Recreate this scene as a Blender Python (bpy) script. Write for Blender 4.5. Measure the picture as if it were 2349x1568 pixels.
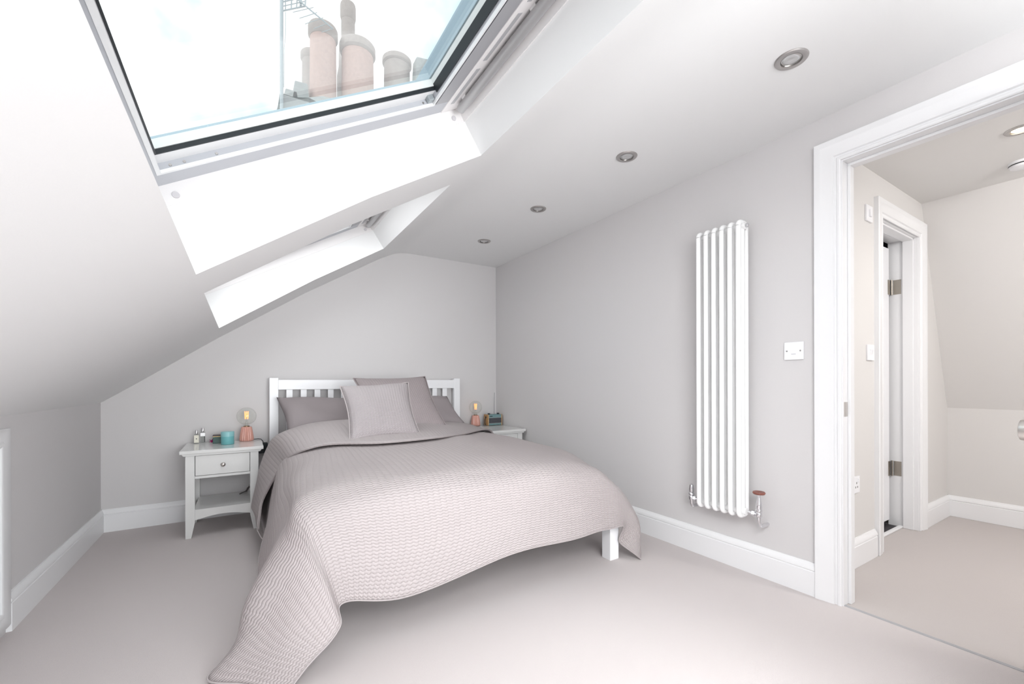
import bpy, bmesh, math, random
from mathutils import Vector, Matrix
random.seed(7)
for o in list(bpy.data.objects): bpy.data.objects.remove(o)
SC = bpy.context.scene
COL = SC.collection
PI = math.pi
W, H = 2349, 1568

# ------------------------------------------------------------------ camera
YAW, ROLL, FPX, CYP = .5623, -.0026, 980.3, 877.6
FW = Vector((math.sin(YAW), math.cos(YAW), 0)); R0 = Vector((math.cos(YAW), -math.sin(YAW), 0))
RT = R0*math.cos(ROLL)+Vector((0, 0, 1))*math.sin(ROLL); UP = RT.cross(FW)
EYE = Vector((0, 0, 1))
cd = bpy.data.cameras.new('camera'); cam = bpy.data.objects.new('camera', cd); COL.objects.link(cam)
cd.sensor_fit = 'HORIZONTAL'; cd.sensor_width = 36; cd.lens = FPX/W*36
cd.shift_y = (CYP-H/2)/W; cd.clip_start = .02; cd.clip_end = 200
m = Matrix((RT, UP, -FW)).transposed().to_4x4(); m.translation = EYE
cam.matrix_world = m
SC.camera = cam

def at(px, py, axis, val):
    """point of the survey ray through a measured pixel on the plane axis = val"""
    d = RT*((px-1174.5)/FPX)+UP*((CYP-py)/FPX)+FW
    t = (val-EYE[axis])/d[axis]
    return EYE+d*t

# ------------------------------------------------------------------ world, lights, exposure
SC.view_settings.view_transform = 'Standard'; SC.view_settings.look = 'None'
SC.view_settings.gamma = 1; SC.view_settings.use_curve_mapping = False
SC.view_settings.exposure = 0.0
SKY = 1.5
world = bpy.data.worlds.new('sky'); SC.world = world; world.use_nodes = True
nt = world.node_tree; nt.nodes.clear()
def N(nt, typ, **kw):
    n = nt.nodes.new(typ)
    for k, v in kw.items(): setattr(n, k, v)
    return n
tc = N(nt, 'ShaderNodeTexCoord'); mp = N(nt, 'ShaderNodeMapping'); mp.inputs['Location'].default_value = (.35, .9, .2)
nz = N(nt, 'ShaderNodeTexNoise'); nz.inputs['Scale'].default_value = 3.2; nz.inputs['Detail'].default_value = 5; nz.inputs['Roughness'].default_value = .55
cr = N(nt, 'ShaderNodeValToRGB')
cr.color_ramp.elements[0].position = .32; cr.color_ramp.elements[0].color = (.30, .70, .95, 1)
cr.color_ramp.elements[1].position = .47; cr.color_ramp.elements[1].color = (.98, 1, 1, 1)
bg = N(nt, 'ShaderNodeBackground'); bg.inputs['Strength'].default_value = SKY
wo = N(nt, 'ShaderNodeOutputWorld')
L = nt.links
L.new(tc.outputs['Generated'], mp.inputs['Vector']); L.new(mp.outputs['Vector'], nz.inputs['Vector'])
L.new(nz.outputs['Fac'], cr.inputs['Fac']); L.new(cr.outputs['Color'], bg.inputs['Color']); L.new(bg.outputs['Background'], wo.inputs['Surface'])

def area(name, loc, rot, sx, sy, energy, color=(1, 1, 1)):
    l = bpy.data.lights.new(name, 'AREA'); l.shape = 'RECTANGLE'; l.size = sx; l.size_y = sy; l.energy = energy; l.color = color
    o = bpy.data.objects.new(name, l); COL.objects.link(o); o.location = loc; o.rotation_euler = rot
    return o
def sun(name, direction, strength, angle, color=(1, 1, 1)):
    l = bpy.data.lights.new(name, 'SUN'); l.energy = strength; l.angle = math.radians(angle); l.color = color
    o = bpy.data.objects.new(name, l); COL.objects.link(o); o.location = (-6, -3, 9)
    o.rotation_euler = Vector(direction).to_track_quat('-Z', 'Y').to_euler()
    return o
sun('hazy_sun', (.55, .12, -.83), .8, 50, (1, .99, .97))
# added fill lamp at a made-up, unseen window behind the camera
wdl = area('window_fill', (.80, -1.21, 1.25), (PI/2, 0, 0), 2.1, 1.75, 65, (1, .99, 1))
wdl.data.spread = math.radians(120)
# added fill lamp at a made-up third roof window, above and behind the camera
l3 = area('roof_window_fill', (.22, -.42, 1.93), (0, 0, 0), 1.0, .95, 46, (1, .995, 1)); l3.rotation_euler = Vector((.55, .05, -.83)).to_track_quat('-Z', 'Y').to_euler()
l2w = area('far_roof_window_daylight', (.22, 2.74, 1.93), (0, 0, 0), 1.0, .95, 6.5, (1, .995, 1)); l2w.rotation_euler = Vector((.5, -.05, -.86)).to_track_quat('-Z', 'Y').to_euler()
# added fill lamp under the hall ceiling, out of view
hdl = area('hall_fill', (2.80, -.75, 2.15), (0, 0, 0), .8, .8, 54, (1, .985, .97)); hdl.rotation_euler = Vector((.75, .28, -.6)).to_track_quat('-Z', 'Y').to_euler()

# ------------------------------------------------------------------ materials
MATS = {}
def mat(name, col, rough=.5, metal=0, bump=0, scale=80, spec=.5, var=0, coat=0, emit=None, alpha=None, trans=0, ior=1.45):
    if name in MATS: return MATS[name]
    mm = bpy.data.materials.new(name); mm.use_nodes = True; t = mm.node_tree
    b = t.nodes['Principled BSDF']
    b.inputs['Base Color'].default_value = (*col, 1); b.inputs['Roughness'].default_value = rough
    b.inputs['Metallic'].default_value = metal; b.inputs['Specular IOR Level'].default_value = spec
    b.inputs['Coat Weight'].default_value = coat; b.inputs['Transmission Weight'].default_value = trans; b.inputs['IOR'].default_value = ior
    tcn = N(t, 'ShaderNodeTexCoord'); nn = N(t, 'ShaderNodeTexNoise'); nn.inputs['Scale'].default_value = scale; nn.inputs['Detail'].default_value = 3
    t.links.new(tcn.outputs['Object'], nn.inputs['Vector'])
    if bump:
        bn = N(t, 'ShaderNodeBump'); bn.inputs['Strength'].default_value = bump; bn.inputs['Distance'].default_value = .002
        t.links.new(nn.outputs['Fac'], bn.inputs['Height']); t.links.new(bn.outputs['Normal'], b.inputs['Normal'])
    if var:
        mx = N(t, 'ShaderNodeMix', data_type='RGBA'); mx.inputs[6].default_value = (*[c*(1-var) for c in col], 1); mx.inputs[7].default_value = (*[min(1, c*(1+var)) for c in col], 1)
        t.links.new(nn.outputs['Fac'], mx.inputs[0]); t.links.new(mx.outputs[2], b.inputs['Base Color'])
    if emit:
        b.inputs['Emission Color'].default_value = (*emit[0], 1); b.inputs['Emission Strength'].default_value = emit[1]
    MATS[name] = mm; return mm
def glassmat(name, tint=(1, 1, 1), refl=.08, veil=0):
    mm = bpy.data.materials.new(name); mm.use_nodes = True; t = mm.node_tree; t.nodes.clear()
    tr = N(t, 'ShaderNodeBsdfTransparent'); tr.inputs['Color'].default_value = (*tint, 1)
    gl = N(t, 'ShaderNodeBsdfGlossy'); gl.inputs['Roughness'].default_value = .01
    lw = N(t, 'ShaderNodeLayerWeight'); lw.inputs['Blend'].default_value = .5
    fr = N(t, 'ShaderNodeMath', operation='POWER'); fr.inputs[1].default_value = 3.0; t.links.new(lw.outputs['Facing'], fr.inputs[0])
    ml = N(t, 'ShaderNodeMath', operation='MULTIPLY_ADD'); ml.inputs[1].default_value = .55; ml.inputs[2].default_value = refl
    mx = N(t, 'ShaderNodeMixShader'); ou = N(t, 'ShaderNodeOutputMaterial')
    t.links.new(fr.outputs[0], ml.inputs[0]); t.links.new(ml.outputs[0], mx.inputs[0]); t.links.new(tr.outputs[0], mx.inputs[1]); t.links.new(gl.outputs[0], mx.inputs[2])
    if veil:  # pale veil mixed into the glass imitates haze over the view
        tl = N(t, 'ShaderNodeBsdfTranslucent'); tl.inputs['Color'].default_value = (.92, .95, .96, 1); m2 = N(t, 'ShaderNodeMixShader'); m2.inputs[0].default_value = veil
        t.links.new(mx.outputs[0], m2.inputs[1]); t.links.new(tl.outputs[0], m2.inputs[2]); mx = m2
    t.links.new(mx.outputs[0], ou.inputs[0])
    MATS[name] = mm; return mm

wall_m = mat('grey_wall_paint', (.655, .638, .640), .75, bump=.05, scale=300, spec=.25, var=.01)
hall_m = mat('hall_wall_paint', (.69, .672, .658), .75, bump=.05, scale=300, spec=.25, var=.01)
ceil_m = mat('white_ceiling_paint', (.83, .83, .83), .8, bump=.04, scale=250, spec=.2, var=.008)
gloss_m = mat('white_satin_woodwork', (.84, .84, .85), .32, bump=.02, scale=60)
carpet_m = mat('carpet_pile', (.70, .648, .64), .95, bump=.9, scale=900, spec=.05, var=.05)
hcarpet_m = mat('hall_carpet_pile', (.62, .575, .56), .95, bump=.9, scale=900, spec=.05, var=.05)
white_m = mat('white_lacquer', (.86, .86, .88), .28)
ns_m = mat('pale_grey_lacquer', (.74, .74, .73), .22, coat=.4)
rad_m = mat('radiator_enamel', (.95, .95, .95), .25, coat=.3)
chrome_m = mat('chrome', (.78, .78, .80), .12, 1)
nickel_m = mat('satin_nickel', (.62, .59, .56), .28, 1)
steel_m = mat('brushed_steel', (.50, .48, .47), .33, 1)
brass_m = mat('dull_hinge_metal', (.36, .33, .29), .38, 1)
grey_m = mat('grey_aluminium', (.52, .52, .54), .4, .3)
black_m = mat('black_rubber', (.012, .016, .02), .45)
blue_m = mat('weathered_blue_cladding', (.30, .42, .50), .5)
pale_m = mat('pale_seal', (.70, .73, .72), .5)
cover_m = mat('grey_sash_cover', (.38, .38, .40), .4, .2)
sash_grey = mat('shaded_sash_grey', (.50, .515, .55), .4)  # grey carries the shade of the sash groove in its colour
sash_m = mat('white_sash_paint', (.86, .87, .88), .35)
frame_m = mat('white_frame_paint', (.84, .82, .82), .4)
plastic_m = mat('white_plastic', (.86, .86, .88), .3)
pglass_m = glassmat('pane_glass', (.97, .985, .985), .02, .05)
bulbglass_m = glassmat('bulb_glass', (.975, .985, .975), .03)
perf_m = glassmat('perfume_glass', (.86, .88, .87), .08)
terra_m = mat('terracotta', (.56, .38, .33), .85, bump=.3, scale=30, var=.15)
terra2_m = mat('sooty_terracotta', (.42, .35, .32), .85, bump=.3, scale=30, var=.15)
mortar_m = mat('grey_mortar', (.36, .37, .36), .95, bump=.8, scale=25, var=.2)
brick_m = mat('stock_brick', (.34, .34, .335), .9, bump=.5, scale=40, var=.2)
galv_m = mat('galvanised_metal', (.42, .46, .48), .5, .6)

def clothmat(name, col, ps, ptt, dist, strength, rough=.55, sheen=.25, wave=.30, kr=.45, kw=.6):
    """quilted fabric: ridges along u (spacing ps) crossed by fine waves along v (spacing ptt), u v in metres"""
    mm = bpy.data.materials.new(name); mm.use_nodes = True; t = mm.node_tree; b = t.nodes['Principled BSDF']; lk = t.links
    b.inputs['Base Color'].default_value = (*col, 1); b.inputs['Roughness'].default_value = rough; b.inputs['Specular IOR Level'].default_value = .35
    b.inputs['Sheen Weight'].default_value = sheen; b.inputs['Sheen Roughness'].default_value = .4
    uv = N(t, 'ShaderNodeUVMap'); uv.uv_map = 'UVMap'; sp = N(t, 'ShaderNodeSeparateXYZ'); lk.new(uv.outputs[0], sp.inputs[0])
    def ma(op, a, bb=None):
        n = N(t, 'ShaderNodeMath', operation=op)
        for i, v in enumerate((a, bb)):
            if v is None: continue
            if isinstance(v, (int, float)): n.inputs[i].default_value = v
            else: lk.new(v, n.inputs[i])
        return n.outputs[0]
    nzz = N(t, 'ShaderNodeTexNoise'); nzz.inputs['Scale'].default_value = 18; lk.new(uv.outputs[0], nzz.inputs['Vector'])
    wob = ma('MULTIPLY', ma('SUBTRACT', nzz.outputs['Fac'], .5), .003)
    u = ma('ADD', sp.outputs['X'], wob)
    su = ma('SINE', ma('MULTIPLY', u, 2*PI/ps))
    ridge = ma('POWER', ma('ABSOLUTE', ma('SINE', ma('MULTIPLY', u, PI/ps))), .6)
    ph = ma('ADD', ma('MULTIPLY', sp.outputs['Y'], PI/ptt), ma('MULTIPLY', su, wave*PI))
    wv = ma('POWER', ma('ABSOLUTE', ma('SINE', ph)), .6)
    hgt = ma('ADD', ma('MULTIPLY', ridge, kr), ma('MULTIPLY', wv, kw))
    bn = N(t, 'ShaderNodeBump'); bn.inputs['Strength'].default_value = strength; bn.inputs['Distance'].default_value = dist
    lk.new(hgt, bn.inputs['Height']); lk.new(bn.outputs['Normal'], b.inputs['Normal'])
    MATS[name] = mm; return mm
quilt_m = clothmat('quilted_satin', (.44, .395, .395), .027, .0118, .0042, .9, rough=.5, sheen=0, wave=.17)
cush_m = clothmat('ribbed_satin', (.39, .352, .36), .018, .011, .004, .8, rough=.45, sheen=0)
cush2_m = clothmat('ribbed_satin_dark', (.33, .285, .29), .018, .011, .004, .8, rough=.5, sheen=0)
plain_m = mat('plain_pillow_cotton', (.30, .265, .272), .7, bump=.1, scale=60)
hem_m = mat('hem_binding', (.42, .38, .38), .7)
under_m = mat('shaded_quilt', (.30, .27, .275), .85)  # darker copy of the quilt colour, shade inside the fold painted in
mattress_m = mat('mattress_ticking', (.55, .52, .52), .9)

# ------------------------------------------------------------------ helpers
def empty(name, loc=(0, 0, 0), rz=0):
    o = bpy.data.objects.new(name, None); o.empty_display_size = .1; COL.objects.link(o); o.location = loc; o.rotation_euler = (0, 0, rz); return o
def tag(o, label=None, cat=None, group=None, kind=None):
    if label: o['label'] = label
    if cat: o['category'] = cat
    if group: o['group'] = group
    if kind: o['kind'] = kind
    return o
def worldloc(o):
    v = Vector(o.location)
    while o.parent: o = o.parent; v += Vector(o.location)
    return v
class MB:
    def __init__(s): s.v = []; s.f = []; s.uv = None
    def add(s, vs, fs):
        k = len(s.v); s.v += [tuple(p) for p in vs]; s.f += [tuple(i+k for i in q) for q in fs]; return s
    def box(s, x0, x1, y0, y1, z0, z1):
        v = [(x, y, z) for z in (z0, z1) for y in (y0, y1) for x in (x0, x1)]
        return s.add(v, [(0, 2, 3, 1), (4, 5, 7, 6), (0, 1, 5, 4), (1, 3, 7, 5), (3, 2, 6, 7), (2, 0, 4, 6)])
    def quad(s, *p): return s.add(p, [tuple(range(len(p)))])
    def grid(s, rows, close=False):
        n = len(rows[0]); fs = []
        for i in range(len(rows)-1):
            for j in range(n-1 if not close else n):
                a = i*n+j; b = i*n+(j+1) % n; fs.append((a, b, b+n, a+n))
        return s.add([p for r in rows for p in r], fs)
    def lathe(s, prof, c, n=24, axis='z', flute=0, nfl=0):
        rows = []
        for r, h in prof:
            row = []
            for k in range(n):
                a = 2*PI*k/n; rr = r*(1+(flute*abs(math.sin(a*nfl/2)) if nfl else 0))
                p = (rr*math.cos(a), rr*math.sin(a), h)
                if axis == 'y': p = (p[0], p[2], p[1])
                if axis == 'x': p = (p[2], p[0], p[1])
                row.append((c[0]+p[0], c[1]+p[1], c[2]+p[2]))
            rows.append(row)
        return s.grid(rows, True)
    def tube(s, path, r, n=10, caps=True):
        path = [Vector(p) for p in path]; rows = []; a = None
        for i, p in enumerate(path):
            t = (path[min(i+1, len(path)-1)]-path[max(i-1, 0)]).normalized()
            if a is None: a = t.cross(Vector((0, 0, 1)) if abs(t.z) < .9 else Vector((1, 0, 0))).normalized()
            else: a = (a-t*a.dot(t)).normalized()
            b = t.cross(a)
            rr = r[i] if isinstance(r, (list, tuple)) else r
            rows.append([tuple(p+a*rr*math.cos(2*PI*k/n)+b*rr*math.sin(2*PI*k/n)) for k in range(n)])
        k0 = len(s.v); s.grid(rows, True)
        if caps:
            s.f.append(tuple(k0+i for i in range(n))[::-1]); s.f.append(tuple(k0+(len(rows)-1)*n+i for i in range(n)))
        return s
    def extrude(s, prof, f0, f1):
        """closed profile [(a,b)..]; f0,f1 map (a,b)->xyz at both ends"""
        n = len(prof); A = [f0(a, b) for a, b in prof]; B = [f1(a, b) for a, b in prof]
        s.add(A+B, [(i, (i+1) % n, (i+1) % n+n, i+n) for i in range(n)]+[tuple(range(n))[::-1], tuple(range(n, 2*n))]); return s
    def build(s, name, material, parent=None, bevel=0, smooth=False, seg=2, angle=40, uv=None, subsurf=0):
        off = worldloc(parent) if parent else Vector((0, 0, 0))
        if not s.local: off = off
        me = bpy.data.meshes.new(name)
        me.from_pydata([tuple(Vector(p)-(off if not s.local else Vector((0, 0, 0)))) for p in s.v], [], s.f); me.update()
        bm = bmesh.new(); bm.from_mesh(me)
        bmesh.ops.recalc_face_normals(bm, faces=bm.faces)
        if bevel:
            bmesh.ops.bevel(bm, geom=[e for e in bm.edges if e.is_manifold and e.calc_face_angle(0) > .6], offset=bevel, segments=seg, affect='EDGES', profile=.6)
        bm.to_mesh(me); bm.free()
        if uv is not None:
            ul = me.uv_layers.new(name='UVMap')
            for lp in me.loops: ul.data[lp.index].uv = uv[lp.vertex_index]
        me.materials.append(material)
        o = bpy.data.objects.new(name, me); COL.objects.link(o)
        if smooth:
            for p in me.polygons: p.use_smooth = True
            if angle < 179:
                me.set_sharp_from_angle(angle=math.radians(angle))
        if subsurf:
            md = o.modifiers.new('smooth', 'SUBSURF'); md.levels = subsurf; md.render_levels = subsurf
        if parent: o.parent = parent
        return o
    local = False
def ML():
    b = MB(); b.local = True; return b
def children(o): return [c for c in bpy.data.objects if c.parent == o]
def copy_tree(o, parent=None):
    c = o.copy(); COL.objects.link(c)
    if parent: c.parent = parent
    for ch in children(o): copy_tree(ch, c)
    return c
def struct(o): o['kind'] = 'structure'; return o

# ------------------------------------------------------------------ room shell
XL, XR, YB, YF, ZC, ZK = -.81, 2.266, 3.913, -1.10, 2.217, .872
PROF = [(-.81, .872), (-.656, .98), (-.157, 1.343), (.44, 1.748), (.971, 2.076), (1.049, 2.123), (1.128, 2.165), (1.188, 2.193), (1.25, 2.209), (1.312, 2.216), (1.40, 2.217), (2.40, 2.217)]
def pz(x):
    for (a, b), (c, d) in zip(PROF, PROF[1:]):
        if a <= x <= c: return b+(d-b)*(x-a)/(c-a)
XLO, XHI = -.130, .940
SKYL = [(.475, 1.755), (2.10, 3.38), (-.98, .13)]; SORTED = sorted(SKYL)  # third opening is added, out of view, for fill light
OR = Vector((-.287, 0, 1.593)); ES = Vector((.865, 0, .5017)); EN = Vector((-.5017, 0, .865))   # roof plane of the windows
def roof(s, y, n): return OR+ES*s+EN*n+Vector((0, y, 0))
SMAX = 1.283

# floors
fl = struct(MB().box(XL-.1, 2.277, YF-.1, YB+.1, -.06, 0).build('floor', carpet_m))
hf = struct(MB().box(2.2775, 4.75, -1.45, 1.35, -.06, -.001).build('floor', hcarpet_m))
th = MB().box(2.270, 2.2755, .05, .83, -.01, .0035).box(2.2785, 2.2825, .05, .83, -.01, .0035)
struct(th.build('trim_1', grey_m))

# ceiling: slope + curve + flat, with the two seen and one added window openings and their reveals
cb = MB()
def strip(y0, y1, pts): cb.grid([[(x, y0, z) for x, z in pts], [(x, y1, z) for x, z in pts]])
lo = [p for p in PROF if p[0] < XLO]+[(XLO, pz(XLO))]
hi = [(XHI, pz(XHI))]+[p for p in PROF if p[0] > XHI]
ys = [YF]+[y for ab in SORTED for y in ab]+[YB]
full = sorted(set(PROF+[(XLO, pz(XLO)), (XHI, pz(XHI))]))
for i in range(7):
    if i % 2: strip(ys[i], ys[i+1], lo); strip(ys[i], ys[i+1], hi)
    else: strip(ys[i], ys[i+1], full)
mid = [p for p in full if XLO <= p[0] <= XHI]
for y0, y1 in SKYL:
    a, b = roof(0, 0, -.0), roof(SMAX, 0, 0)
    for y in (y0, y1):
        tp = [(a.x+(b.x-a.x)*k/(len(mid)-1), y, a.z+(b.z-a.z)*k/(len(mid)-1)) for k in range(len(mid))]
        cb.grid([[(x, y, z) for x, z in mid], tp])
    cb.quad((XLO, y0, pz(XLO)), (XLO, y1, pz(XLO)), (a.x, y1, a.z), (a.x, y0, a.z))
    cb.quad((XHI, y0, pz(XHI)), (XHI, y1, pz(XHI)), (b.x, y1, b.z), (b.x, y0, b.z))
ce = struct(cb.build('ceiling', ceil_m, smooth=True, angle=25))
# roof outside (keeps the sky out of the loft)
rb = MB()
for y0, y1 in ((YF-.15, SORTED[0][0]-.02), (SORTED[0][1]+.02, SORTED[1][0]-.02), (SORTED[1][1]+.02, SORTED[2][0]-.02), (SORTED[2][1]+.02, YB+.15)):
    q = [roof(-1.1, y0, .05), roof(1.6, y0, .05), roof(1.6, y1, .05), roof(-1.1, y1, .05)]
    rb.quad(*[tuple(p) for p in q])
for y0, y1 in SKYL:
    for s0, s1 in ((-1.1, -.02), (SMAX+.02, 1.6)):
        rb.quad(*[tuple(p) for p in (roof(s0, y0-.02, .05), roof(s1, y0-.02, .05), roof(s1, y1+.02, .05), roof(s0, y1+.02, .05))])
p16 = roof(1.6, 0, .05)
rb.quad((p16.x, YF-.15, p16.z), (4.9, YF-.15, p16.z), (4.9, YB+.15, p16.z), (p16.x, YB+.15, p16.z))
struct(rb.build('roof', mat('slate', (.10, .10, .11), .7)))

# walls
struct(MB().box(XL-.1, XL, YF, YB, 0, ZK+.05).build('wall_left', wall_m))
wb = MB(); pr = [(x, z) for x, z in PROF if x < 2.3]
wb.extrude([(XL-.1, 0), (XR+.12, 0), (XR+.12, ZC+.02)]+[(x, z+.005) for x, z in PROF[::-1] if x < 2.2]+[(XL-.1, ZK)], lambda a, b: (a, YB, b), lambda a, b: (a, YB+.1, b))
struct(wb.build('wall_back', wall_m))
DY0, DY1, DZ = .06, .825, 1.985
wr = MB().box(XR, XR+.115, DY1+.026, YB, 0, ZC+.01).box(XR, XR+.115, DY0-.026, DY1+.026, DZ+.026, ZC+.01).box(XR, XR+.115, YF, DY0-.026, 0, ZC+.01)
struct(wr.build('wall_right', wall_m))
# wall behind the camera, with a window added to let in fill light
fx0, fx1, fz0, fz1 = -.3, 1.9, .35, 2.10
wf = MB().box(XL-.1, fx0, YF-.1, YF, 0, ZC+.3).box(fx1, XR+.12, YF-.1, YF, 0, ZC+.3).box(fx0, fx1, YF-.1, YF, 0, fz0).box(fx0, fx1, YF-.1, YF, fz1, ZC+.3)
struct(wf.build('wall_front', wall_m))
w3 = empty('window_3', ((fx0+fx1)/2, YF-.05, fz0)); struct(w3)
fb = MB()
for x0, x1, z0, z1 in ((fx0, fx0+.05, fz0, fz1), (fx1-.05, fx1, fz0, fz1), (.77, .83, fz0, fz1), (fx0, fx1, fz0, fz0+.05), (fx0, fx1, fz1-.05, fz1)): fb.box(x0, x1, YF-.09, YF-.03, z0, z1)
fb.build('frame', gloss_m, w3)
for x0, x1 in ((fx0+.05, .77), (.83, fx1-.05)): MB().box(x0, x1, YF-.064, YF-.058, fz0+.05, fz1-.05).build('pane', pglass_m, w3)

# hall shell
HX, HY, HZ = XR+.115, .975, 2.212
JX0, JX1, JZ = 3.20, 3.835, 1.969
hw = MB().box(HX-.1, JX0-.02, HY, HY+.155, 0, HZ).box(JX1+.02, 4.62, HY, HY+.155, 0, HZ).box(JX0-.02, JX1+.02, HY, HY+.155, JZ+.02, HZ)
struct(hw.build('wall_hall_side', hall_m))
he = MB().extrude([(4.484, 0), (4.484, .804), (3.922, 2.212), (4.3, 2.212), (4.75, .9), (4.75, 0)], lambda a, b: (a, -1.45, b), lambda a, b: (a, HY+.01, b))
struct(he.build('wall_hall_end', hall_m))
struct(MB().box(HX, 4.75, -1.5, -1.4, 0, HZ).build('wall_hall_near', hall_m))
struct(MB().box(HX-.09, 4.4, -1.45, HY+.2, HZ, HZ+.03).build('ceiling', mat('hall_ceiling_paint', (.76, .75, .735), .8, spec=.2)))

# ------------------------------------------------------------------ baseboards, door trims
BP = [(0, 0), (.018, 0), (.018, .112), (.0145, .1145), (.0145, .118), (.018, .1205), (.0178, .128), (.0125, .140), (.008, .147), (.0065, .152), (0, .152)]
def baseboard(name, m0, m1, material=gloss_m):
    b = MB().extrude(BP, m0, m1); return struct(b.build(name, material, smooth=True, angle=35))
baseboard('baseboard_left', lambda a, b: (XL+a, 2.545, b), lambda a, b: (XL+a, YB, b))
baseboard('baseboard_back', lambda a, b: (XL, YB-a, b), lambda a, b: (XR, YB-a, b))
baseboard('baseboard_right', lambda a, b: (XR-a, DY1+.10, b), lambda a, b: (XR-a, YB, b))
baseboard('baseboard_hall_side', lambda a, b: (HX, HY-a, b), lambda a, b: (JX0-.115, HY-a, b))
baseboard('baseboard_hall_far', lambda a, b: (JX1+.112, HY-a, b), lambda a, b: (4.484, HY-a, b))
baseboard('baseboard_hall_end', lambda a, b: (4.484-a, -1.4, b), lambda a, b: (4.484-a, HY, b))

AP = [(0, 0), (0, .010), (.004, .013), (.012, .013), (.016, .009), (.022, .009), (.026, .016), (.034, .018), (.072, .0215), (.078, .0245), (.098, .0245), (.101, .022), (.101, 0)]
def ufrm(prof, h0, h1, v1, f, v0=0):
    b = MB(); rows = []
    for fn in (lambda a: (h0-a, v0), lambda a: (h0-a, v1+a), lambda a: (h1+a, v1+a), lambda a: (h1+a, v0)):
        rows.append([f(*fn(a), d) for a, d in prof])
    b.grid([r+[r[0]] for r in rows]); return b
# bedroom doorway: architrave, lining, stop, strike plate
struct(ufrm(AP, DY0-.005, DY1+.005, DZ+.005, lambda h, v, d: (XR-d, h, v)).build('trim_2', gloss_m, smooth=True, angle=35))
struct(ufrm(AP, DY0-.005, DY1+.005, DZ+.005, lambda h, v, d: (HX+d, h, v)).build('trim_3', gloss_m, smooth=True, angle=35))
dl = MB().box(XR-.002, HX+.002, DY1, DY1+.026, 0, DZ+.026).box(XR-.002, HX+.002, DY0-.026, DY0, 0, DZ+.026).box(XR-.002, HX+.002, DY0, DY1, DZ, DZ+.026)
lin = struct(dl.build('trim_4', gloss_m))
st = MB().box(XR+.046, XR+.085, DY1-.012, DY1, 0, DZ-.012).box(XR+.046, XR+.085, DY0, DY1, DZ-.012, DZ)
st.build('door_stop', gloss_m, lin, bevel=.002)
MB().box(XR+.008, XR+.042, DY1-.0015, DY1, .845, .91).build('strike_plate', nickel_m, lin)
# bedroom door, swung into the room, edge just outside the picture
dang = math.atan2(.047, -.755)
d1 = empty('door_1', (XR-.012, DY0+.022, 0)); struct(d1); d1.rotation_euler = (0, 0, dang)
lb = ML().box(.004, .756, -.04, 0, .008, 1.975); lb.build('leaf', gloss_m, d1, bevel=.002)
for (z0, z1) in ((.2, .82), (1.02, 1.85)):
    for (u0, u1) in ((.12, .35), (.42, .65)):
        ML().extrude([(u0, z0), (u1, z0), (u1, z1), (u0, z1)], lambda a, b: (a, -.0435, b), lambda a, b: (a, -.039, b)).build('door_panel', gloss_m, d1, bevel=.002)
kb = ML().lathe([(0, -.052), (.019, -.052), (.0235, -.050), (.0245, -.046), (.0245, -.014), (.022, -.010), (.013, -.008), (.013, -.005), (.026, -.004), (.027, 0)], (.695, -.04, .885), 32, 'y')
kb.build('door_knob', nickel_m, d1, smooth=True)

# inner hall doorway
struct(ufrm(AP, JX0-.005, JX1+.005, JZ+.0, lambda h, v, d: (h, HY-d, v)).build('trim_5', gloss_m, smooth=True, angle=35))
jl = MB().box(JX0-.02, JX0, HY-.002, HY+.156, 0, JZ+.02).box(JX1, JX1+.02, HY-.002, HY+.156, 0, JZ+.02).box(JX0, JX1, HY-.002, HY+.156, JZ, JZ+.02)
jl = struct(jl.build('trim_6', gloss_m))
MB().box(JX1-.012, JX1, HY+.02, HY+.075, 0, JZ).box(JX0, JX1, HY+.02, HY+.075, JZ-.012, JZ).build('door_stop', gloss_m, jl, bevel=.002)
d2 = empty('door_2', (JX1-.01, HY+.135, 0)); struct(d2)
MB().box(JX0+.01, JX1-.035, HY+.14, HY+.18, .045, JZ-.045).build('leaf', white_m, d2, bevel=.002)
for z in (.40, 1.655):
    hb = MB().box(JX1-.058, JX1-.028, HY+.136, HY+.1405, z-.05, z+.05).box(JX1-.002, JX1+.001, HY+.085, HY+.125, z-.05, z+.05)
    hg = hb.build('hinge', brass_m, d2)
    MB().lathe([(.0, -.053), (.006, -.053), (.006, .053), (0, .053)], (JX1-.014, HY+.132, z), 10).build('hinge_pin', brass_m, hg, smooth=True)
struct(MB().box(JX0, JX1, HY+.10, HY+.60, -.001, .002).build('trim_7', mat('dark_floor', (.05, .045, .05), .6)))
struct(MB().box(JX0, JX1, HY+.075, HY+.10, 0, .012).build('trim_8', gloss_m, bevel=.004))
struct(MB().box(JX0-.3, JX1+.3, HY+.6, HY+.65, 0, HZ).box(JX0-.3, JX1+.3, HY+.15, HY+.65, HZ-.03, HZ).box(JX0-.3, JX0-.27, HY+.15, HY+.65, 0, HZ).box(JX1+.27, JX1+.3, HY+.15, HY+.65, 0, HZ).build('inner_light_block', mat('dark_room', (.10, .10, .11), .9)))  # dark box added behind the door to stop sky light leaking through

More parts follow.
